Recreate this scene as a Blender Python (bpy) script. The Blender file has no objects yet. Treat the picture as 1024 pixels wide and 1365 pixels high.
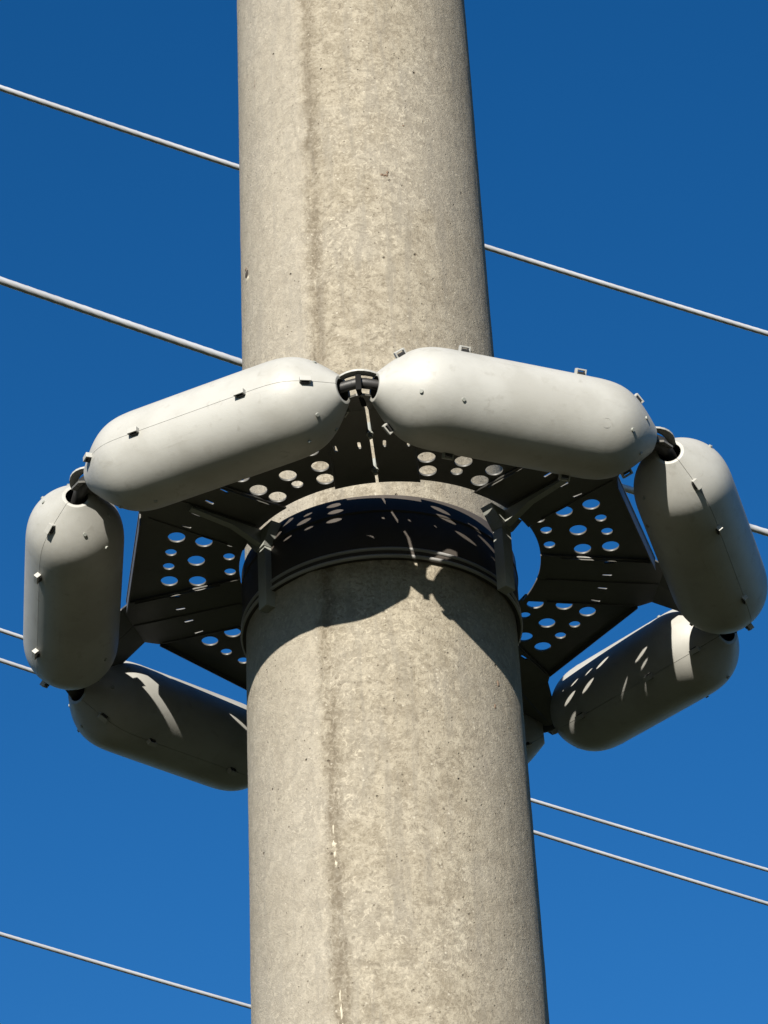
import bpy, bmesh, math, random
from mathutils import Vector, Matrix, noise
C = bpy.context.scene.collection
scn = bpy.context.scene
R = math.radians
S = 0.20          # pole radius at the guard, metres
HZ = 4.33         # height of the float ring above the ground

# ------------------------------------------------------------------ camera
cam_d = bpy.data.cameras.new('camera')
cam = bpy.data.objects.new('camera', cam_d); C.objects.link(cam)
fw = Vector((0.0025876, 0.8214813, 0.5702296)).normalized()
rt = Vector((0.9988149, 0.0255909, -0.0413990)).normalized()
rt = (rt - fw*rt.dot(fw)).normalized()
up = rt.cross(fw)
M = Matrix((rt, up, -fw)).transposed().to_4x4()
M.translation = Vector((0, -4.15855, 1.59904))
cam.matrix_world = M
cam_d.sensor_fit = 'VERTICAL'; cam_d.sensor_height = 36.0
cam_d.lens = 36.0*4442.84/1365.0
cam_d.clip_start = 0.1; cam_d.clip_end = 3000
scn.camera = cam

# ------------------------------------------------------------------ sky, sun, exposure
SUN_EL, SUN_AZ = 19.6, -13.5                # azimuth from the camera's back, towards its left
sd = Vector((math.sin(R(SUN_AZ))*math.cos(R(SUN_EL)), -math.cos(R(SUN_AZ))*math.cos(R(SUN_EL)), math.sin(R(SUN_EL))))
w = bpy.data.worlds.new('World'); scn.world = w; w.use_nodes = True
nt = w.node_tree; nt.nodes.clear()
sky = nt.nodes.new('ShaderNodeTexSky'); sky.sky_type = 'NISHITA'; sky.sun_disc = False
sky.sun_elevation = R(SUN_EL); sky.sun_rotation = math.atan2(sd.x, sd.y)
sky.altitude = 400; sky.air_density = 1.0; sky.dust_density = 0.1; sky.ozone_density = 4.0
bg = nt.nodes.new('ShaderNodeBackground'); bg.inputs['Strength'].default_value = 0.0545
out = nt.nodes.new('ShaderNodeOutputWorld')
hs = nt.nodes.new('ShaderNodeHueSaturation'); hs.inputs['Saturation'].default_value = 1.27; hs.inputs['Hue'].default_value = .5045
nt.links.new(sky.outputs[0], hs.inputs['Color']); nt.links.new(hs.outputs[0], bg.inputs[0]); nt.links.new(bg.outputs[0], out.inputs[0])
sl = bpy.data.lights.new('sun', 'SUN'); sl.energy = 5.0; sl.angle = R(0.53); sl.color = (1.0, 0.93, 0.82)
so = bpy.data.objects.new('sun', sl); C.objects.link(so)
so.rotation_euler = sd.to_track_quat('Z', 'Y').to_euler(); so.location = sd*20
scn.view_settings.view_transform = 'Standard'; scn.view_settings.look = 'None'
scn.view_settings.exposure = 1.2; scn.view_settings.gamma = 1.0
scn.view_settings.use_curve_mapping = False

# ------------------------------------------------------------------ materials
def mat(name, base, rough=0.6, metal=0.0, spec=0.5):
    m = bpy.data.materials.new(name); m.use_nodes = True
    b = m.node_tree.nodes['Principled BSDF']
    b.inputs['Base Color'].default_value = (*base, 1); b.inputs['Roughness'].default_value = rough
    b.inputs['Metallic'].default_value = metal; b.inputs['Specular IOR Level'].default_value = spec
    return m, m.node_tree, b
class G:
    """small node-graph helper"""
    def __init__(s, nt): s.nt = nt
    def n(s, t, **k):
        x = s.nt.nodes.new(t)
        for a, v in k.items(): setattr(x, a, v)
        return x
    def link(s, a, b): s.nt.links.new(a, b)
    def setin(s, sock, v):
        if hasattr(v, 'is_output') or isinstance(v, bpy.types.NodeSocket): s.link(v, sock)
        else: sock.default_value = v
    def math(s, op, a, b=0.0, c=0.0):
        x = s.n('ShaderNodeMath', operation=op)
        for i, v in enumerate((a, b, c)): s.setin(x.inputs[i], v)
        return x.outputs[0]
    def noise(s, vec, scale, detail=4, rough=0.55, dist=0.0):
        x = s.n('ShaderNodeTexNoise'); s.link(vec, x.inputs['Vector'])
        x.inputs['Scale'].default_value = scale; x.inputs['Detail'].default_value = detail
        x.inputs['Roughness'].default_value = rough; x.inputs['Distortion'].default_value = dist
        return x.outputs[0]
    def voro(s, vec, scale):
        x = s.n('ShaderNodeTexVoronoi'); s.link(vec, x.inputs['Vector']); x.inputs['Scale'].default_value = scale
        return x
    def ss(s, v, lo, hi):
        x = s.n('ShaderNodeMapRange', interpolation_type='SMOOTHSTEP'); s.link(v, x.inputs[0])
        x.inputs[1].default_value = lo; x.inputs[2].default_value = hi
        return x.outputs[0]
    def mix(s, f, a, b, blend='MIX'):
        x = s.n('ShaderNodeMix', data_type='RGBA', blend_type=blend)
        s.setin(x.inputs[0], f)
        for i, v in ((6, a), (7, b)):
            if isinstance(v, tuple): x.inputs[i].default_value = (*v, 1)
            else: s.link(v, x.inputs[i])
        return x.outputs[2]
    def coord(s, scale=None):
        t = s.n('ShaderNodeTexCoord').outputs['Object']
        if scale is None: return t
        m = s.n('ShaderNodeMapping'); m.inputs['Scale'].default_value = scale; s.link(t, m.inputs[0]); return m.outputs[0]
    def bump(s, bsdf, h, strength, dist):
        b = s.n('ShaderNodeBump'); b.inputs['Strength'].default_value = strength; b.inputs['Distance'].default_value = dist
        s.link(h, b.inputs['Height']); s.link(b.outputs[0], bsdf.inputs['Normal'])

# concrete
SEAM = R(-23.2)
M_con, t_, b_ = mat('weathered_concrete', (0.244, 0.219, 0.166), .9, spec=.2)
g = G(t_); co = g.coord(); sep = g.n('ShaderNodeSeparateXYZ'); g.link(co, sep.inputs[0])
X, Y, Z = sep.outputs
big = g.noise(co, 5.0, 3, .6)
mid = g.noise(co, 42, 8, .72, .5)
swirl = g.noise(co, 105, 6, .72, 1.1)
fine = g.noise(co, 480, 4, .7)
grit = g.noise(co, 230, 4, .75, .4)
strk = g.noise(g.coord((46, 46, 4.0)), 1.0, 5, .65, .4)
col = g.mix(g.ss(mid, .36, .64), (0.159, 0.139, 0.104), (0.242, 0.219, 0.171))
col = g.mix(g.math('MULTIPLY', g.math('MULTIPLY', g.ss(swirl, .53, .63), g.math('ADD', .25, g.ss(big, .40, .62))), .85), col, (0.325, 0.295, 0.232))
col = g.mix(g.math('MULTIPLY', g.ss(swirl, .48, .36), .92), col, (0.120, 0.104, 0.078))
col = g.mix(g.math('MULTIPLY', g.ss(grit, .50, .62), .28), col, (0.306, 0.279, 0.224))
col = g.mix(g.math('MULTIPLY', g.ss(grit, .47, .36), .38), col, (0.113, 0.099, 0.077))
col = g.mix(g.math('MULTIPLY', g.ss(strk, .50, .66), .55), col, (0.146, 0.133, 0.109))
col = g.mix(g.math('MULTIPLY', g.ss(big, .45, .65), .25), col, (0.205, 0.193, 0.167))
# the cleaner, paler strip on one side of the mould seam and the stain along it
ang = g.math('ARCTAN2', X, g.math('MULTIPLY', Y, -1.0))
wob = g.math('MULTIPLY', g.math('SUBTRACT', g.noise(g.coord((34, 34, 20)), 1.0, 7, .75, .8), .5), .22)
da = g.math('ADD', g.math('SUBTRACT', ang, SEAM), wob)
pale = g.ss(da, .02, -.12)
col = g.mix(g.math('MULTIPLY', pale, .42), col, (0.261, 0.243, 0.205))
edge_ = g.math('ADD', da, -.02)
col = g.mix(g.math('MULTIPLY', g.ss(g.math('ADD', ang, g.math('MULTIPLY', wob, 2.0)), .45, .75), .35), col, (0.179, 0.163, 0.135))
core = g.math('MULTIPLY', g.ss(edge_, -.085, -.005), g.ss(edge_, .115, .0))
patch = g.ss(g.noise(g.coord((22, 22, 8)), 1.0, 7, .72), .34, .52)
stain = g.math('MULTIPLY', g.math('MULTIPLY', core, patch), g.math('ADD', .42, g.math('MULTIPLY', g.ss(swirl, .60, .38), .55)))
col = g.mix(stain, col, (0.105, 0.088, 0.064))
# pits and specks
vo = g.voro(co, 62); vd = vo.outputs['Distance']; vr = g.n('ShaderNodeSeparateColor'); g.link(vo.outputs['Color'], vr.inputs[0])
pit = g.math('MULTIPLY', g.ss(vd, .17, .07), g.ss(vr.outputs[0], .945, .96))
vo2 = g.voro(co, 150); vr2 = g.n('ShaderNodeSeparateColor'); g.link(vo2.outputs['Color'], vr2.inputs[0])
pit2 = g.math('MULTIPLY', g.ss(vo2.outputs['Distance'], .26, .10), g.ss(vr2.outputs[0], .90, .94))
spk = g.math('MULTIPLY', g.ss(vo2.outputs['Distance'], .34, .12), g.ss(vr2.outputs[1], .93, .96))
col = g.mix(g.math('MULTIPLY', pit, .8), col, (0.068, 0.052, 0.036))
col = g.mix(g.math('MULTIPLY', pit2, .6), col, (0.104, 0.083, 0.059))
col = g.mix(g.math('MULTIPLY', spk, .55), col, (0.378, 0.354, 0.296))
g.link(col, b_.inputs['Base Color'])
h = g.math('ADD', g.math('MULTIPLY', swirl, .5), g.math('ADD', g.math('MULTIPLY', fine, .3), g.math('MULTIPLY', grit, .45)))
h = g.math('ADD', h, g.math('MULTIPLY', mid, .5))
h = g.math('SUBTRACT', h, g.math('ADD', g.math('MULTIPLY', pit, 1.2), g.math('MULTIPLY', pit2, .6)))
g.bump(b_, h, .8, .0035)

def plastic(name, base, dirt, rough, bumpk=.12):
    m, t, b = mat(name, base, rough)
    g = G(t); co = g.coord()
    n1 = g.noise(co, 9, 5, .6); n2 = g.noise(co, 60, 4, .6, .5); n3 = g.noise(co, 900, 2, .5)
    c = g.mix(g.math('MULTIPLY', g.ss(n1, .40, .68), .5), base, dirt)
    c = g.mix(g.math('MULTIPLY', g.ss(n2, .56, .74), .45), c, dirt)
    n4 = g.noise(g.coord((7, 70, 70)), 1.0, 5, .7, .3)
    c = g.mix(g.math('MULTIPLY', g.ss(n4, .60, .72), .35), c, dirt)
    g.link(c, b.inputs['Base Color'])
    rr = g.math('ADD', g.math('MULTIPLY', n2, .2), rough-.1); g.link(rr, b.inputs['Roughness'])
    g.bump(b, g.math('ADD', n3, g.math('MULTIPLY', n2, 1.5)), bumpk, .0012)
    return m
M_shell = plastic('grey_plastic', (.288, .289, .272), (.20, .197, .176), .55)
M_plate = plastic('panel_plastic', (.080, .079, .071), (.060, .058, .052), .5)
M_brkt = plastic('bracket_plastic', (.22, .23, .21), (.16, .165, .15), .55)
M_coll = plastic('black_band_plastic', (.050, .044, .039), (.058, .053, .048), .5, .2)
M_coll.node_tree.nodes['Principled BSDF'].inputs['Specular IOR Level'].default_value = .12
M_strap = plastic('strap_metal', (.24, .24, .235), (.17, .17, .165), .35, .1)
M_black = plastic('black_rubber', (.016, .016, .017), (.03, .029, .027), .5)
M_matt, _, _ = mat('matt_black_rubber', (.008, .008, .008), .95, spec=.1)
M_bolt, _, _ = mat('dull_zinc', (.16, .16, .155), .5, .7)

M_wire, t_, b_ = mat('aluminium_strand', (.62, .63, .64), .45, .25)
g = G(t_); co = g.coord(); n1 = g.noise(co, 3.0, 4, .6); n2 = g.noise(co, 40, 3, .6)
g.link(g.mix(g.ss(n1, .35, .7), (.44, .455, .48), (.37, .38, .40)), b_.inputs['Base Color'])
g.link(g.math('ADD', g.math('MULTIPLY', n2, .3), .3), b_.inputs['Roughness'])

M_gnd, t_, b_ = mat('dry_grass', (.10, .10, .05), .95, spec=.1)
g = G(t_); co = g.coord(); n1 = g.noise(co, .35, 5, .6); n2 = g.noise(co, 9, 5, .7)
c = g.mix(g.ss(n1, .35, .65), (.030, .038, .016), (.044, .042, .022))
g.link(g.mix(g.math('MULTIPLY', g.ss(n2, .4, .7), .5), c, (.028, .032, .014)), b_.inputs['Base Color'])
g.bump(b_, n2, .6, .05)

# ------------------------------------------------------------------ builders
def empty(name, loc, rot=None):
    o = bpy.data.objects.new(name, None); C.objects.link(o); o.location = loc
    o.empty_display_size = .05
    if rot is not None: o.rotation_euler = rot
    return o
def tag(o, label=None, cat=None, group=None, kind=None):
    for k, v in (('label', label), ('category', cat), ('group', group), ('kind', kind)):
        if v: o[k] = v
    return o
def link_mesh(name, me, m, parent=None):
    o = bpy.data.objects.new(name, me); C.objects.link(o)
    if m and not me.materials: me.materials.append(m)
    if parent: o.parent = parent
    return o
def from_bm(name, bm, m, parent=None, smooth=False, sharp=None):
    bmesh.ops.recalc_face_normals(bm, faces=bm.faces)
    me = bpy.data.meshes.new(name); bm.to_mesh(me); bm.free()
    if smooth:
        me.polygons.foreach_set('use_smooth', [True]*len(me.polygons))
        if sharp: me.set_sharp_from_angle(angle=R(sharp))
    return link_mesh(name, me, m, parent)
def add_box(bm, c, sx, sy, sz, bev=0.0, mtx=None):
    v = bmesh.ops.create_cube(bm, size=1.0)['verts']
    bmesh.ops.scale(bm, vec=(sx, sy, sz), verts=v)
    if bev:
        ed = list({e for x in v for e in x.link_edges})
        rr = bmesh.ops.bevel(bm, geom=ed, offset=bev, segments=2, affect='EDGES', profile=.6)
        v = list({x for f in rr['faces'] for x in f.verts} | {x for x in v if x.is_valid})
    bmesh.ops.translate(bm, vec=c, verts=v)
    if mtx is not None: bmesh.ops.transform(bm, matrix=mtx, verts=v)
    return v
def add_cyl(bm, p0, p1, r0, r1=None, seg=16):
    r1 = r0 if r1 is None else r1
    p0 = Vector(p0); p1 = Vector(p1); d = p1-p0
    v = bmesh.ops.create_cone(bm, cap_ends=True, segments=seg, radius1=r0, radius2=r1, depth=d.length)['verts']
    q = d.to_track_quat('Z', 'Y').to_matrix().to_4x4(); q.translation = (p0+p1)/2
    bmesh.ops.transform(bm, matrix=q, verts=v)
    return v
def add_revolve(bm, prof, n=128, a0=0.0, a1=2*math.pi, closed=True, cx=0.0, cy=0.0):
    """revolve a closed (r, z) loop about z"""
    full = abs(a1-a0-2*math.pi) < 1e-6
    rows = []
    for i in range(n if full else n+1):
        a = a0+(a1-a0)*i/n
        rows.append([bm.verts.new((cx+r*math.sin(a), cy-r*math.cos(a), z)) for r, z in prof])
    k = len(prof)
    for i in range(n):
        A, B = rows[i], rows[(i+1) % len(rows)]
        for j in range(k if closed else k-1):
            bm.faces.new((A[j], B[j], B[(j+1) % k], A[(j+1) % k]))
    if not full and closed:
        bm.faces.new(rows[0]); bm.faces.new(rows[-1][::-1])
def poly_plate(loops, z, th, bev=0.0006):
    """flat sheet with holes: loops[0] is the outline, the rest are holes; returns a mesh, metres"""
    cu = bpy.data.curves.new('outline', 'CURVE'); cu.dimensions = '2D'; cu.fill_mode = 'BOTH'
    cu.extrude = th/2-bev; cu.bevel_depth = bev; cu.bevel_resolution = 1; cu.offset = -bev
    for lp in loops:
        s = cu.splines.new('POLY'); s.points.add(len(lp)-1)
        for p, (x, y) in zip(s.points, lp): p.co = (x, y, 0, 1)
        s.use_cyclic_u = True
    o = bpy.data.objects.new('outline', cu); C.objects.link(o)
    me = bpy.data.meshes.new_from_object(o.evaluated_get(bpy.context.evaluated_depsgraph_get()))
    bpy.data.objects.remove(o); bpy.data.curves.remove(cu)
    me.transform(Matrix.Translation((0, 0, z)))
    me.materials.clear()
    return me

# ------------------------------------------------------------------ ground
bm = bmesh.new(); bmesh.ops.create_circle(bm, cap_ends=True, segments=96, radius=900)
ground = from_bm('ground', bm, M_gnd); tag(ground, 'dry grass field around the foot of the pole', kind='structure')

# ------------------------------------------------------------------ utility pole
def pole_r(z): return S-.006*(z-HZ)
def ease(x): x = max(0.0, min(1.0, x)); return x*x*(3-2*x)
angs = []
a = -math.pi
while a < math.pi-1e-6:
    angs.append(a); d = abs(a-SEAM)
    a += R(.5) if d < R(9) else (R(1.2) if abs(a) < R(100) else R(4))
zs = [-.3, .5, 1.2, 2.0, 2.6, 3.0]
z = 3.05
while z < 5.75: zs.append(z); z += .009
zs += [5.9, 6.3, 7, 8, 9, 9.7]
vs, fs = [], []
for z in zs:
    f = 1.0 if 3.0 < z < 5.8 else 0.0
    for a in angs:
        r = pole_r(z)
        if f:
            x, y = math.sin(a), -math.cos(a)
            wob = .008*noise.noise((2.0, 5.0, z*4.5))+.009*noise.noise((7.0, 1.0, z*21))+.007*noise.noise((4.0, 1.0, z*60))
            d = (a-SEAM+wob)*S
            lip = .0030*(1-ease((d+.003)/.004))*ease((d+.060)/.045)      # flash beside the mould joint
            grv = -.0014*math.exp(-((d-.004)/.0035)**2)*(.6+.7*noise.noise((3, 3, z*14)))
            r += lip*max(.1, .6+.7*noise.noise((x*9, y*9, z*16))+.5*noise.noise((x*30, y*30, z*55)))+grv
            r += .0006*noise.noise((x*4, y*4, z*5))+.00035*noise.noise((x*19, y*19, z*22))
        vs.append((r*math.sin(a), -r*math.cos(a), z))
n = len(angs)
for i in range(len(zs)-1):
    for j in range(n):
        k = (j+1) % n
        fs.append((i*n+j, i*n+k, (i+1)*n+k, (i+1)*n+j))
fs.append(tuple((len(zs)-1)*n+j for j in range(n)))
me = bpy.data.meshes.new('shaft'); me.from_pydata(vs, [], fs)
me.polygons.foreach_set('use_smooth', [True]*(len(fs)-1)+[False])
pole = empty('utility_pole', (0, 0, 0))
tag(pole, 'thick round beige concrete pole with a stained mould seam, rising behind the floats', 'pole')
shaft = link_mesh('shaft', me, M_con, pole)
def on_pole(a, z, lift=0.0):
    r = pole_r(z)+lift
    return Vector((r*math.sin(a), -r*math.cos(a), z)), Vector((math.sin(a), -math.cos(a), .006)).normalized()
M_hole, _, _ = mat('hole_dark_mortar', (.03, .024, .018), .95)
M_lime, _, _ = mat('lime_deposit', (.34, .315, .25), .9)
M_rust, _, _ = mat('rust_stain_crust', (.120, .082, .056), .95)
def blob(name, a, z, w_, h_, m, thick, seed, parent, n=14, rag=.35):
    """thin ragged crust that follows the pole surface"""
    bm = bmesh.new(); rnd = random.Random(seed)
    c0, nn = on_pole(a, z, thick); cv = bm.verts.new(c0); inn, outr = [], []
    for i in range(n):
        t = 2*math.pi*i/n; k = 1+rag*rnd.uniform(-1, .8)
        for lst, s, lf in ((inn, .6, thick*.8), (outr, 1.0, -.0012)):
            p, _ = on_pole(a+k*s*w_*math.cos(t)/S, z+k*s*h_*math.sin(t), lf); lst.append(bm.verts.new(p))
    for i in range(n):
        j = (i+1) % n
        bm.faces.new((cv, inn[i], inn[j])); bm.faces.new((inn[i], outr[i], outr[j], inn[j]))
    return from_bm(name, bm, m, parent, True)

# ------------------------------------------------------------------ guard: collar, arms, perforated panels
X0 = .09*S                                   # the guard sits a little off the pole's axis
ZP = HZ+.24*S                                # panel level
TH = .017*S
J = [(-.072, -2.63, .023), (2.064, -1.776, .021), (2.67, .431, -.129), (1.371, 2.275, .15), (-.905, 2.44, .06), (-2.399, .784, -.166), (-2.105, -1.52, .095)]
JW = [Vector((x*S, y*S, HZ+z*S)) for x, y, z in J]
SP = [R(-3.2+360/7*k) for k in range(7)]     # arm directions, measured from -Y towards +X
guard = empty('climbing_guard', (X0, 0, ZP))
tag(guard, 'perforated dark guard plate with black collar and sloping arms clamped round the concrete pole', 'pole guard')
def G2L(p): return Vector(p)-Vector((X0, 0, ZP))

# collar band with rolled lips
cx = .004*S-X0
def band(prof, seg=160, **k):
    bm = bmesh.new(); add_revolve(bm, prof, seg, cx=cx, **k); return bm
zt, zb = HZ+.222*S-ZP, HZ-.335*S-ZP
ro, ri = 1.030*S, 1.006*S
coll = from_bm('collar_band', band([(ri, zb), (ro, zb), (ro, zb+.3*(zt-zb)), (ro, zt-.004), (ro-.002, zt), (ri, zt)]), M_coll, guard, True, 40)
def lip(zc, hh, pr):
    p = []
    for i in range(9):
        t = -math.pi/2+math.pi*i/8
        p.append((ro-.001+pr*math.cos(t), zc+hh*math.sin(t)))
    return [(ro-.003, zc-hh)]+p+[(ro-.003, zc+hh)]
from_bm('collar_strap', band(lip(zb+.0035, .0032, .0042)), M_strap, coll, True, 50)
from_bm('collar_strap', band(lip(zb+.0160, .0030, .0036)), M_strap, coll, True, 50)
from_bm('collar_lip', band(lip(zb+.083, .0028, .0026)), M_coll, coll, True, 50)

def spoke_pt(k, u, v):                       # arm k: u metres outwards, v metres towards the next arm
    a = SP[k]; return (u*math.sin(a)+v*math.cos(a), -u*math.cos(a)+v*math.sin(a))
def circle(c, r, n=20, sx=1.0, sy=1.0, rot=0.0):
    o = []
    for i in range(n):
        t = 2*math.pi*i/n; x, y = r*sx*math.cos(t), r*sy*math.sin(t)
        o.append((c[0]+x*math.cos(rot)-y*math.sin(rot), c[1]+x*math.sin(rot)+y*math.cos(rot)))
    return o
def slot(k, u, v, L=.040, W=.012, tilt=0.0):
    pts = []
    for i in range(12):
        t = 2*math.pi*i/12
        x = (L-W if math.cos(t) > 0 else -(L-W))+W*math.cos(t); y = W*math.sin(t)
        x, y = x*math.cos(tilt)-y*math.sin(tilt), x*math.sin(tilt)+y*math.cos(tilt)
        pts.append(spoke_pt(k, (u+x)*S, (v+y)*S))
    return pts
VW, UE = .31, 1.97               # arm half width, arm length to the panel's edge
def RHf(a): return 1.128+.045*math.cos(a)   # the central hole sits a little forward
M_seamgap = .0021
for k in range(7):
    jl = G2L(JW[k]); a = SP[k]
    ju = jl.x*math.sin(a)-jl.y*math.cos(a); jv = jl.x*math.cos(a)+jl.y*math.sin(a)
    for s in (-1, 1):
        gap = M_seamgap if k == 0 else .0004
        gv = gap/S
        UB = 2.06
        outl = []
        for i in range(6):
            v = gv+(VW-gv)*i/5; q_ = RHf(a+s*math.asin(v/1.13)); outl.append((math.sqrt(q_**2-v*v), s*v))
        outl += [(UE, s*VW), (UB, s*.245), (UB, s*gv)]
        loops = [[spoke_pt(k, u*S, v*S) for u, v in outl]]
        for v in (.09, .262): loops.append(slot(k, math.sqrt(1.645**2-v*v), s*v*1.0, tilt=s*math.asin(v/1.645)))
        me = poly_plate(loops, -.0012, TH)
        bm = bmesh.new(); bm.from_mesh(me); bpy.data.meshes.remove(me)
        # sloping tongue down to the joint
        prev = None
        tz = jl.z-(.0086 if k == 0 else .004)
        g0 = gap
        if k == 0: rows_ = ((0, .245), (.45, .07), (.65, .045), (.88, .075), (1.0, .025)) if s == 1 else ((0, .245), (.55, .125), (.85, .085), (1.0, .025))
        else: rows_ = ((0, .245), (.55, .24 if k == 5 else .125), (1.0, .17 if k == 5 else .050))
        for t, hv in rows_:
            gap = g0+(.0004-g0)*max(0, (t-.5)*2)
            u = UB*S+t*(ju+(-.06 if k == 0 else .02)*S-UB*S); off = jv*t; zz = -.0012+(tz+.0012)*t
            row = []
            for v, dz in ((gap, -TH/2), (hv*S, -TH/2), (hv*S, TH/2), (gap, TH/2)):
                x, y = spoke_pt(k, u, s*v+off); row.append(bm.verts.new((x, y, zz+dz)))
            if prev:
                for i in range(4): bm.faces.new((prev[i], prev[(i+1) % 4], row[(i+1) % 4], row[i]))
            else: bm.faces.new(row)
            prev = row
        bm.faces.new(prev[::-1])
        # small turned-down edge flange
        arm = from_bm('arm_plate', bm, M_plate, guard)
        fl = bmesh.new()
        p = [spoke_pt(k, u*S, s*v*S) for u, v in ((1.25, .295), (1.93, .295))]
        d = Vector((*p[1], 0))-Vector((*p[0], 0)); c_ = (Vector((*p[0], 0))+Vector((*p[1], 0)))/2
        mt = Matrix.Translation((c_.x, c_.y, -.0012-TH/2-.0012)) @ Matrix.Rotation(math.atan2(d.y, d.x), 4, 'Z')
        add_box(fl, (0, 0, 0), d.length, .0018, .0026, .0004, mt)
        from_bm('edge_flange', fl, M_plate, arm)
    if k:
        cs = bmesh.new()
        p = [Vector((*spoke_pt(k, u*S, 0), -.0012-TH/2-.001)) for u in (1.19, 2.05)]
        d = p[1]-p[0]
        mt = Matrix.Translation((p[0]+p[1])/2) @ Matrix.Rotation(math.atan2(d.y, d.x), 4, 'Z')
        add_box(cs, (0, 0, 0), d.length, .0050, .0024, .0006, mt)
        from_bm('seam_strip', cs, M_plate, guard)
    else:
        for u in (1.36, 1.80):
            bb = bmesh.new(); x, y = spoke_pt(0, u*S, 0)
            add_cyl(bb, (x, y, -.0140), (x, y, .012), .0035, seg=6)
            add_cyl(bb, (x, y, -.0085), (x, y, -.0056), .0056, seg=16)
            from_bm('seam_bolt', bb, M_brkt, guard, True, 30)

# perforated panels, one between each two arms: (degrees from the middle, radius, big?)
B_, s_ = 1, 0
base = [(-10, 1.66, B_), (10.2, 1.66, B_), (-3.2, 1.66, s_), (3.2, 1.66, s_), (-10.8, 1.45, B_), (0, 1.46, B_), (10, 1.45, B_)]
near = [(-9, 1.29, B_), (9, 1.29, B_), (0, 1.33, s_)]
side_r = [(-11.6, 1.25, s_), (-4, 1.24, s_), (5.2, 1.22, s_), (12.0, 1.25, s_)]
side_l = [(12.5, 1.245, B_), (3.4, 1.225, s_), (-6.1, 1.20, s_)]
inner = {0: near, 6: near, 1: [(-11.2, 1.25, s_), (-3.9, 1.24, s_), (5.2, 1.215, s_)], 5: side_l, 2: [(-8, 1.235, B_), (0, 1.25, s_)], 4: [(6, 1.235, B_), (-3, 1.25, s_)], 3: near}
for k in range(7):
    k2 = (k+1) % 7; mid_a = SP[k]+R(180/7)
    ov = VW-.045; UP = UE+(.10 if k in (0, 6) else .03 if k == 5 else 0)  # outer edge pushed out on some panels to block stray sun
    def edge(kk, u, v): return spoke_pt(kk, u*S, v*S)
    RA, RB = RHf(SP[k]+.236), RHf(SP[k2]-.236)
    outl = [edge(k, math.sqrt(RA**2-ov*ov), ov), edge(k, UP+.012, ov), edge(k, UP, VW), edge(k2, UP, -VW), edge(k2, UP+.012, -ov), edge(k2, math.sqrt(RB**2-ov*ov), -ov)]
    a_s = SP[k2]-math.asin(ov/RB); a_e = SP[k]+math.asin(ov/RA)
    if a_s < a_e: a_s += 2*math.pi
    for i in range(1, 8):
        t = a_s+(a_e-a_s)*i/8; outl.append((RHf(t)*S*math.sin(t), -RHf(t)*S*math.cos(t)))
    loops = [outl]
    for da_, r_, bg_ in base+inner[k]:
        t = mid_a+R(da_); loops.append(circle((r_*S*math.sin(t), -r_*S*math.cos(t)), (.064 if bg_ else .043)*S, 24 if bg_ else 18))
    me = poly_plate(loops, TH*1.0, TH)
    pn = link_mesh('perforated_panel', me, M_plate, guard)
    p = [Vector((*edge(k, UP-.012, VW), 0)), Vector((*edge(k2, UP-.012, -VW), 0))]; d = p[1]-p[0]; c_ = (p[0]+p[1])/2
    fl = bmesh.new()
    dp = .022 if k in (1, 5) else .0085  # panel flange added to block sun beside the floats, deeper on two sides
    add_box(fl, (0, 0, 0), d.length, .0022, dp, .0005, Matrix.Translation((c_.x, c_.y, TH*.5-dp/2)) @ Matrix.Rotation(math.atan2(d.y, d.x), 4, 'Z'))
    from_bm('edge_flange', fl, M_plate, pn)

# brackets that carry the arms from the collar
for k in (1, 3, 4, 6):
    bm = bmesh.new(); a = SP[k]
    rot = Matrix.Rotation(a, 4, 'Z')
    def P(x, y, z): return rot @ Vector((x, -y, z))
    zlo, zhi = HZ-.47*S-ZP, -.0095
    add_box(bm, (0, -1.105*S, (zlo+zhi)/2), .100*S, .09*S, zhi-zlo, .0012, rot)
    br = from_bm('bracket_post', bm, M_brkt, guard)
    bm = bmesh.new()                         # gusset: tapering web under the arm
    prof = [(1.155, zhi), (1.75, zhi), (1.75, zhi-.003), (1.4, zhi-.008), (1.155, zhi-.026)]
    for s in (-1, 1):
        vv = [bm.verts.new(P(s*.026*S, u*S, z)) for u, z in prof]
        bm.faces.new(vv if s > 0 else vv[::-1])
    bm.verts.ensure_lookup_table(); q = len(prof)
    for i in range(q): bm.faces.new((bm.verts[i], bm.verts[(i+1) % q], bm.verts[q+(i+1) % q], bm.verts[q+i]))
    from_bm('gusset', bm, M_brkt, br)
    bm = bmesh.new()                         # flared head plate
    vv = []
    for s, (y, zz, hw) in enumerate(((1.165, zhi, .17), (1.165, zhi-.030, .055), (1.06, zhi, .17), (1.06, zhi-.030, .055))):
        vv.append((bm.verts.new(P(-hw*S, y*S, zz-.0004)), bm.verts.new(P(hw*S, y*S, zz-.0004))))
    (a0, a1), (b0, b1), (c0, c1), (d0, d1) = vv
    for q4 in ((a0, a1, b1, b0), (c0, d0, d1, c1), (a0, c0, c1, a1), (b0, b1, d1, d0), (a0, b0, d0, c0), (a1, c1, d1, b1)): bm.faces.new(q4)
    from_bm('bracket_head', bm, M_brkt, br)

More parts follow.
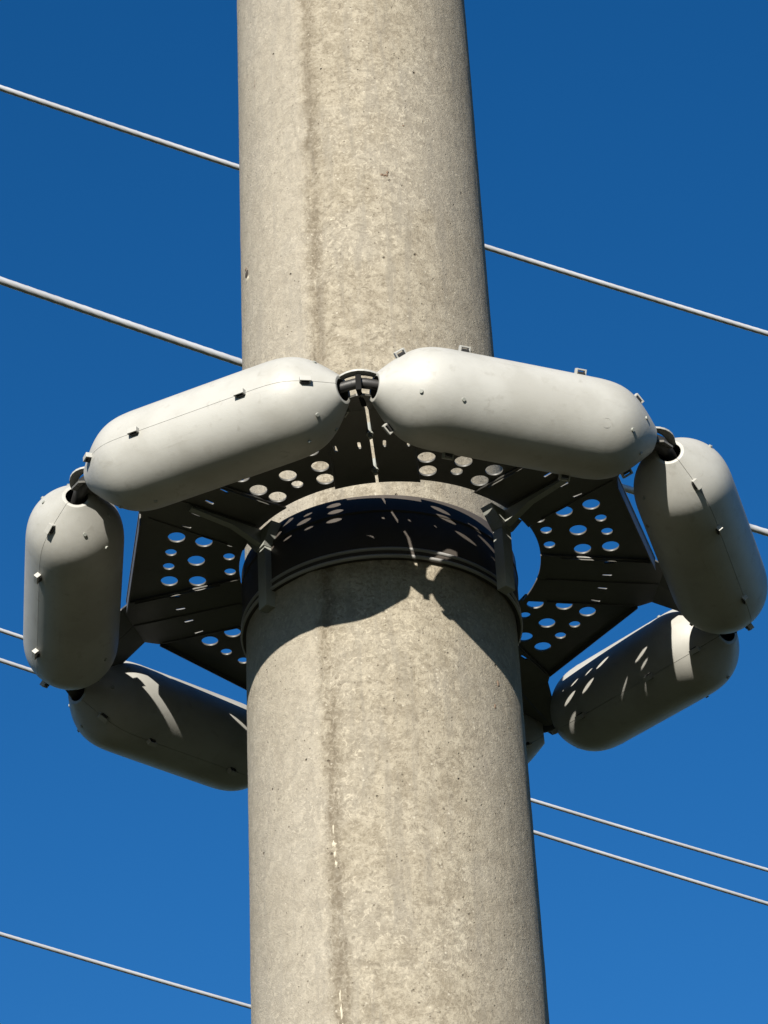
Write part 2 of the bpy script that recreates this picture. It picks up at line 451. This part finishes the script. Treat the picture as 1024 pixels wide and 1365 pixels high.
# hangers: at the end of each arm a black hose runs from one float into the next under a pale strap
def tube(bm, pts, r, seg=14):
    rows = []
    for i, p in enumerate(pts):
        d = (pts[min(i+1, len(pts)-1)]-pts[max(i-1, 0)]).normalized()
        sx = d.cross(Vector((0, 0, 1))).normalized(); sy = sx.cross(d)
        rows.append([bm.verts.new(p+sx*(r*math.cos(2*math.pi*j/seg))+sy*(r*math.sin(2*math.pi*j/seg))) for j in range(seg)])
    for A_, B2 in zip(rows, rows[1:]):
        for j in range(seg): bm.faces.new((A_[j], B2[j], B2[(j+1) % seg], A_[(j+1) % seg]))
    bm.faces.new(rows[0][::-1]); bm.faces.new(rows[-1])
for k in range(7):
    jl = G2L(JW[k])
    d1 = (JW[(k+1) % 7]-JW[k]).normalized(); d0 = (JW[(k-1) % 7]-JW[k]).normalized()
    ctl = (d0+d1)*.006
    bm = bmesh.new()
    pts = []
    for i in range(17):
        t = -1+2*i/16; w_ = abs(t); d = d0 if t < 0 else d1
        pts.append(jl+d*(.075*w_)+ctl*(1-w_)**2*2+Vector((0, 0, (.0095 if k == 0 else .006)*(1-.6*w_))))
    tube(bm, pts, .0075 if k == 0 else .0100)
    hk = from_bm('hanger', bm, M_black, guard, True, 40)
    if k == 0:                               # dark web over the open seam at the tip of the split arm
        wb = bmesh.new(); u0 = Vector((math.sin(SP[0]), -math.cos(SP[0]), 0))
        mt = Matrix.Translation(jl+u0*.002+Vector((0, 0, .001))) @ Matrix.Rotation(SP[0], 4, 'Z')
        add_box(wb, (0, 0, 0), .0080, .004, .026, .001, mt)
        from_bm('seam_web', wb, M_matt, hk)
        wb = bmesh.new(); qa = jl-u0*.002+Vector((0, 0, -.0110)); qb = qa.lerp(Vector((0, 0, -.010))+Vector((*spoke_pt(0, 2.06*S, 0), 0)), .62)
        dq = qb-qa; mt = Matrix.Translation((qa+qb)/2) @ dq.to_track_quat('X', 'Z').to_matrix().to_4x4()
        add_box(wb, (0, 0, 0), dq.length, .0068, .0036, .001, mt)
        from_bm('seam_web', wb, M_matt, hk)
    for d in (d0, d1):
        sb = bmesh.new(); add_cyl(sb, jl+d*.050, jl+d*.054, .0195, seg=24)
        from_bm('spigot_disc', sb, M_black, hk, True, 40)
    # strap: a thin saddle over the hose
    bm = bmesh.new(); rows = []
    ua = Vector((math.sin(SP[k]), -math.cos(SP[k]), 0))
    for i in range(9):
        t = -1+2*i/8; d = d0 if t < 0 else d1
        c_ = jl+d*(.034*t*t+.006*0)*1.0+(d1-d0).normalized()*(.034*(t-t*abs(t)))+Vector((0, 0, (.0175 if k == 0 else .0150)+.0016*math.cos(t*1.5)))
        rows.append([bm.verts.new(c_+ua*y+Vector((0, 0, z))) for y, z in ((-.006, 0), (.008, -.002), (.008, .0010), (-.006, .003))])
    for A_, B2 in zip(rows, rows[1:]):
        for j in range(4): bm.faces.new((A_[j], B2[j], B2[(j+1) % 4], A_[(j+1) % 4]))
    bm.faces.new(rows[0][::-1]); bm.faces.new(rows[-1])
    from_bm('hanger_strap', bm, M_shell, hk)

# ------------------------------------------------------------------ floats
FL, FR = 2.07*S, .355*S
prof_s = [(0, .100), (.05, .150), (.10, .199), (.15, .244), (.20, .283), (.25, .314), (.31, .338), (.37, .350), (.43, .355)]
def frad(x):                                 # x from 0..FL
    s = min(x, FL-x)/S
    for (s0, r0), (s1, r1) in zip(prof_s, prof_s[1:]):
        if s <= s1:
            t = (s-s0)/(s1-s0); return (r0+(r1-r0)*t)*S
    return FR
def smooth_prof():
    xs = []
    m = 40
    for i in range(m+1):
        t = i/m; xs.append(.47*S*t*t*(1.0) if t < .3 else .47*S*(t*t))
    xs = sorted(set(xs)); r = [frad(x) for x in xs]
    for _ in range(12):
        r = [r[0]]+[(r[i-1]+2*r[i]+r[i+1])/4 for i in range(1, len(r)-1)]+[r[-1]]
    out = list(zip(xs, r))
    mid_ = [(FL*.5+(FL*.5-.47*S)*t, FR*(1+.004*math.cos(t*1.4))) for t in (-.8, -.4, 0, .4, .8)]
    return out+mid_+[(FL-x, q) for x, q in reversed(out)]
PF = smooth_prof(); WALL = .0042
def half_shell(sgn):
    bm = bmesh.new(); n = 40; rows = []
    e = .0003
    for i in range(n+1):
        t = math.pi*i/n
        ring = []
        for x, r in PF:
            y, zz = r*math.cos(t), r*math.sin(t)
            ring.append(bm.verts.new((x, y, sgn*max(zz, 0)+sgn*e*(1 if i in (0, n) else 1))))
        for x, r in reversed(PF):
            r2 = max(r-WALL, .003); ring.append(bm.verts.new((min(max(x, .0004), FL-.0004), r2*math.cos(t), sgn*(r2*math.sin(t)+e))))
        rows.append(ring)
    k = len(rows[0])
    for i in range(n):
        for j in range(k):
            bm.faces.new((rows[i][j], rows[i+1][j], rows[i+1][(j+1) % k], rows[i][(j+1) % k]))
    bm.faces.new(rows[0]); bm.faces.new(rows[-1][::-1])
    return bm
def clip_bm():                               # hollow belt-loop: X along the seam, Y outwards
    bm = bmesh.new()
    for s in (-1, 1): add_box(bm, (s*.0066, .0026, 0), .0024, .0098, .0074, .0006)
    add_box(bm, (0, .0080, 0), .0156, .0022, .0074, .0006)
    return bm
def fill_bm():
    bm = bmesh.new(); add_box(bm, (0, .0026, .0004), .0104, .0044, .0096, .0006); return bm  # dark block filling the loop's opening, standing in for the shade inside
def boss_bm():
    bm = bmesh.new()
    add_revolve(bm, [(.0001, 0), (.0001, .0002), (.0058, .0002), (.0062, -.0004), (.0066, -.0004), (.0069, .0003), (.0076, -.002), (.0001, -.002)], 22); return bm
def screw_bm():
    bm = bmesh.new(); add_cyl(bm, (0, 0, -.002), (0, 0, .0022), .0030, .0026, 10); return bm
proto = empty('float', (0, 0, 0))
up_s = from_bm('upper_shell', half_shell(1), M_shell, proto, True, 45)
lo_s = from_bm('lower_shell', half_shell(-1), M_shell, proto, True, 45)
def surf(x, phi):                            # frame on the shell at x, angle phi about the axis from +Y
    e = .002; sl = (frad(x+e)-frad(x-e))/(2*e); r = frad(x)
    rad = Vector((0, math.cos(phi), math.sin(phi)))
    nrm = (rad-Vector((sl, 0, 0))).normalized(); tx = Vector((1, 0, 0))+rad*sl; tx.normalize()
    return Vector((x, 0, 0))+rad*r, tx, nrm
clip_me = fill_me = None
for phi in (0, math.pi):
    for fx in (.075, .29, .71, .925):
        p, tx, nr = surf(FL*fx, phi); zz = tx.cross(nr)
        m4 = Matrix((tx, nr, zz)).transposed().to_4x4(); m4.translation = p-nr*.001
        if clip_me is None:
            c1 = from_bm('clip', clip_bm(), M_shell, proto, False); clip_me = c1.data
            p1 = from_bm('loop_dark_fill', fill_bm(), M_black, c1); fill_me = p1.data
        else:
            c1 = link_mesh('clip', clip_me, M_shell, proto); p1 = link_mesh('loop_dark_fill', fill_me, M_black, c1)
        c1.matrix_local = m4
boss_me = screw_me = None
for sh, sg in ((up_s, 1), (lo_s, -1)):
    for fx, ph, kind in ((.34, 92, 'boss'), (.57, 90, 'boss'), (.765, 87, 'boss'), (.115, 90, 'screw'), (.255, 91, 'screw'), (.865, 88, 'screw'), (.93, 60, 'screw'), (.93, 122, 'screw')):
        p, tx, nr = surf(FL*fx, sg*R(ph)); yy = nr.cross(tx)
        m4 = Matrix((tx, yy, nr)).transposed().to_4x4(); m4.translation = p
        if kind == 'boss':
            if boss_me is None: o = from_bm('boss', boss_bm(), M_shell, sh, True, 40); boss_me = o.data
            else: o = link_mesh('boss', boss_me, M_shell, sh)
        else:
            if screw_me is None: o = from_bm('screw', screw_bm(), M_brkt, sh, True, 40); screw_me = o.data
            else: o = link_mesh('screw', screw_me, M_brkt, sh)
        o.matrix_local = m4
def copy_tree(o, parent=None):
    c = o.copy(); C.objects.link(c); c.parent = parent
    if parent is not None: c.matrix_parent_inverse = o.matrix_parent_inverse.copy()
    for ch in list(o.children):
        if ch.name in skip: continue
        copy_tree(ch, c)
    return c
skip = set()
roll = {6: -5, 0: 57, 1: -56, 2: 40, 3: 55, 4: 65, 5: -45}     # edge k joins joint k to joint k+1
flabel = {
 6: 'pale sunlit float in front of the pole, its seam clips facing the viewer',
 0: 'pale sunlit float in front of the pole clips along its top edge',
 1: 'shaded float at the right end of the ring hanging steeply, with a sunlit upper end',
 2: 'dark shaded float under the right side of the guard with a square sunlit patch',
 3: 'float mostly hidden behind the pole, only its end showing at right',
 4: 'dark shaded float low on the left, running behind the pole with a sunlit top edge',
 5: 'nearly upright float at the left end of the ring with a sunlit upper end',
}
grp = 'grey floats strung in a ring around the guard'
done = False
placed = []
for k in (6, 0, 1, 2, 3, 4, 5):
    A, Bp = JW[k], JW[(k+1) % 7]
    ax = (Bp-A).normalized(); mid_ = (A+Bp)/2
    outw = Vector((mid_.x-X0, mid_.y, 0)); outw = (outw-ax*outw.dot(ax)).normalized()
    upv = ax.cross(outw)
    if upv.z < 0: upv = -upv
    th = R(roll[k]); yv = outw*math.cos(th)+upv*math.sin(th); zv = ax.cross(yv)
    m4 = Matrix((ax, yv, zv)).transposed().to_4x4()
    m4.translation = mid_-ax*FL/2
    o = proto if not done else copy_tree(proto); done = True
    placed.append((o, m4)); tag(o, flabel[k], 'float', grp)
for o, m4 in placed: o.matrix_world = m4

# ------------------------------------------------------------------ overhead wires
def wire(name, A, Bq, dia, sag, label, ext=28.0):
    A = Vector(A); Bq = Vector(Bq); d = (Bq-A); L = d.length; d.normalize(); mid_ = (A+Bq)/2
    side = Vector((-d.y, d.x, 0)).normalized(); r = dia/2
    ss = []
    x = -ext
    near_ = L*.5+.8
    while x < ext: ss.append(x); x += .016 if abs(x) < near_ else .45
    nn = 18; vs, fs = [], []
    for s in ss:
        dz = sag*(s*s-L*L/4); sl = 2*sag*s
        nz = (Vector((0, 0, 1))-d*sl).normalized(); tw = s*2*math.pi/.24
        for j in range(nn):
            t = 2*math.pi*j/nn+tw
            q = r*(1-.05*(.5-.5*math.cos(6*(t-tw))))
            p = mid_+d*s+side*(q*math.cos(t))+nz*(q*math.sin(t)); vs.append((p.x, p.y, p.z+dz))
    for i in range(len(ss)-1):
        for j in range(nn):
            k = (j+1) % nn; fs.append((i*nn+j, i*nn+k, (i+1)*nn+k, (i+1)*nn+j))
    fs += [tuple(range(nn))[::-1], tuple((len(ss)-1)*nn+j for j in range(nn))]
    me = bpy.data.meshes.new(name); me.from_pydata(vs, [], fs)
    me.polygons.foreach_set('use_smooth', [True]*len(fs))
    o = link_mesh(name, me, M_wire); tag(o, label, 'wire', 'bare wires crossing the sky behind the pole')
    return o
Z0 = HZ
for (A, Bq, dia, sg, lb) in (
 ((-1.116, 3.668, 4.397), (1.407, 5.13, 4.397), .020, .008, 'highest bare grey wire, passing behind the pole well above the floats'),
 ((-.915, 2.37, 2.566), (1.09, 3.658, 2.566), .021, .0085, 'thick bare wire that meets the pole just above the front floats'),
 ((-1.581, 7.452, 4.826), (1.781, 9.865, 4.826), .019, .0055, 'upper wire of the close pair passing behind the ring of floats'),
 ((-1.462, 6.597, 4.133), (1.639, 8.888, 4.133), .018, .004, 'lower wire of the close pair passing behind the ring of floats'),
 ((-1.567, 7.6, 3.489), (-.62, 8.347, 3.489), .018, .005, 'lowest bare wire, crossing the sky left of the pole near the bottom')):
    wire('overhead_wire', (A[0], A[1], A[2]+Z0), (Bq[0], Bq[1], Bq[2]+Z0), dia, sg, lb)

# ------------------------------------------------------------------ marks on the pole
hl = blob('form_hole', -1.205, 4.905, 0.0095, .0085, M_hole, .0018, 3, pole, 18, .12)
blob('mortar_rim', -1.19, 4.892, .0100, .0050, M_lime, .0012, 8, hl, 14, .3)
blob('mortar_rim', -1.23, 4.918, .0060, .0040, M_rust, .0010, 9, hl, 14, .3)
for a, z, w_, h_, m, th_, sd2, rg in (
 (.214, 4.990, .0052, .0034, M_rust, .0016, 1, .6), (.182, 4.991, .0034, .0020, M_rust, .0015, 5, .6), (.230, 4.997, .0022, .0034, M_rust, .0015, 15, .6),
 (-.273, 5.223, .0022, .0024, M_hole, .0012, 2, .3), (.389, 5.100, .0026, .0020, M_rust, .0012, 4, .4),
 (-.117, 4.889, .0012, .0020, M_hole, .0004, 6, .3), (.881, 4.053, .0026, .0062, M_rust, .0012, 7, .5), (.938, 4.096, .0022, .0070, M_rust, .0012, 10, .5),
 (.373, 3.857, .0016, .0014, M_hole, .0004, 11, .3), (-.042, 3.887, .0014, .0014, M_hole, .0004, 12, .3),
 (-.985, 5.273, .0009, .0240, M_rust, .0003, 13, .6)):
    blob('surface_mark', a, z, w_, h_, m, th_, sd2, pole, 12, rg)
for a, z, w_, h_, sd2 in ((-.235, 4.906, .0026, .0028, 21), (-.397, 3.812, .0040, .0055, 22), (-.393, 3.795, .0018, .0060, 23), (-.386, 3.781, .0022, .0045, 24),
                          (-.396, 3.834, .0011, .009, 25), (-.384, 3.560, .0017, .0130, 26), (-.389, 3.583, .0012, .0090, 27), (-.379, 3.538, .0020, .0070, 28)):
    blob('lime_drip', a, z, w_, h_, M_lime, .0010, sd2, pole, 12, .45)
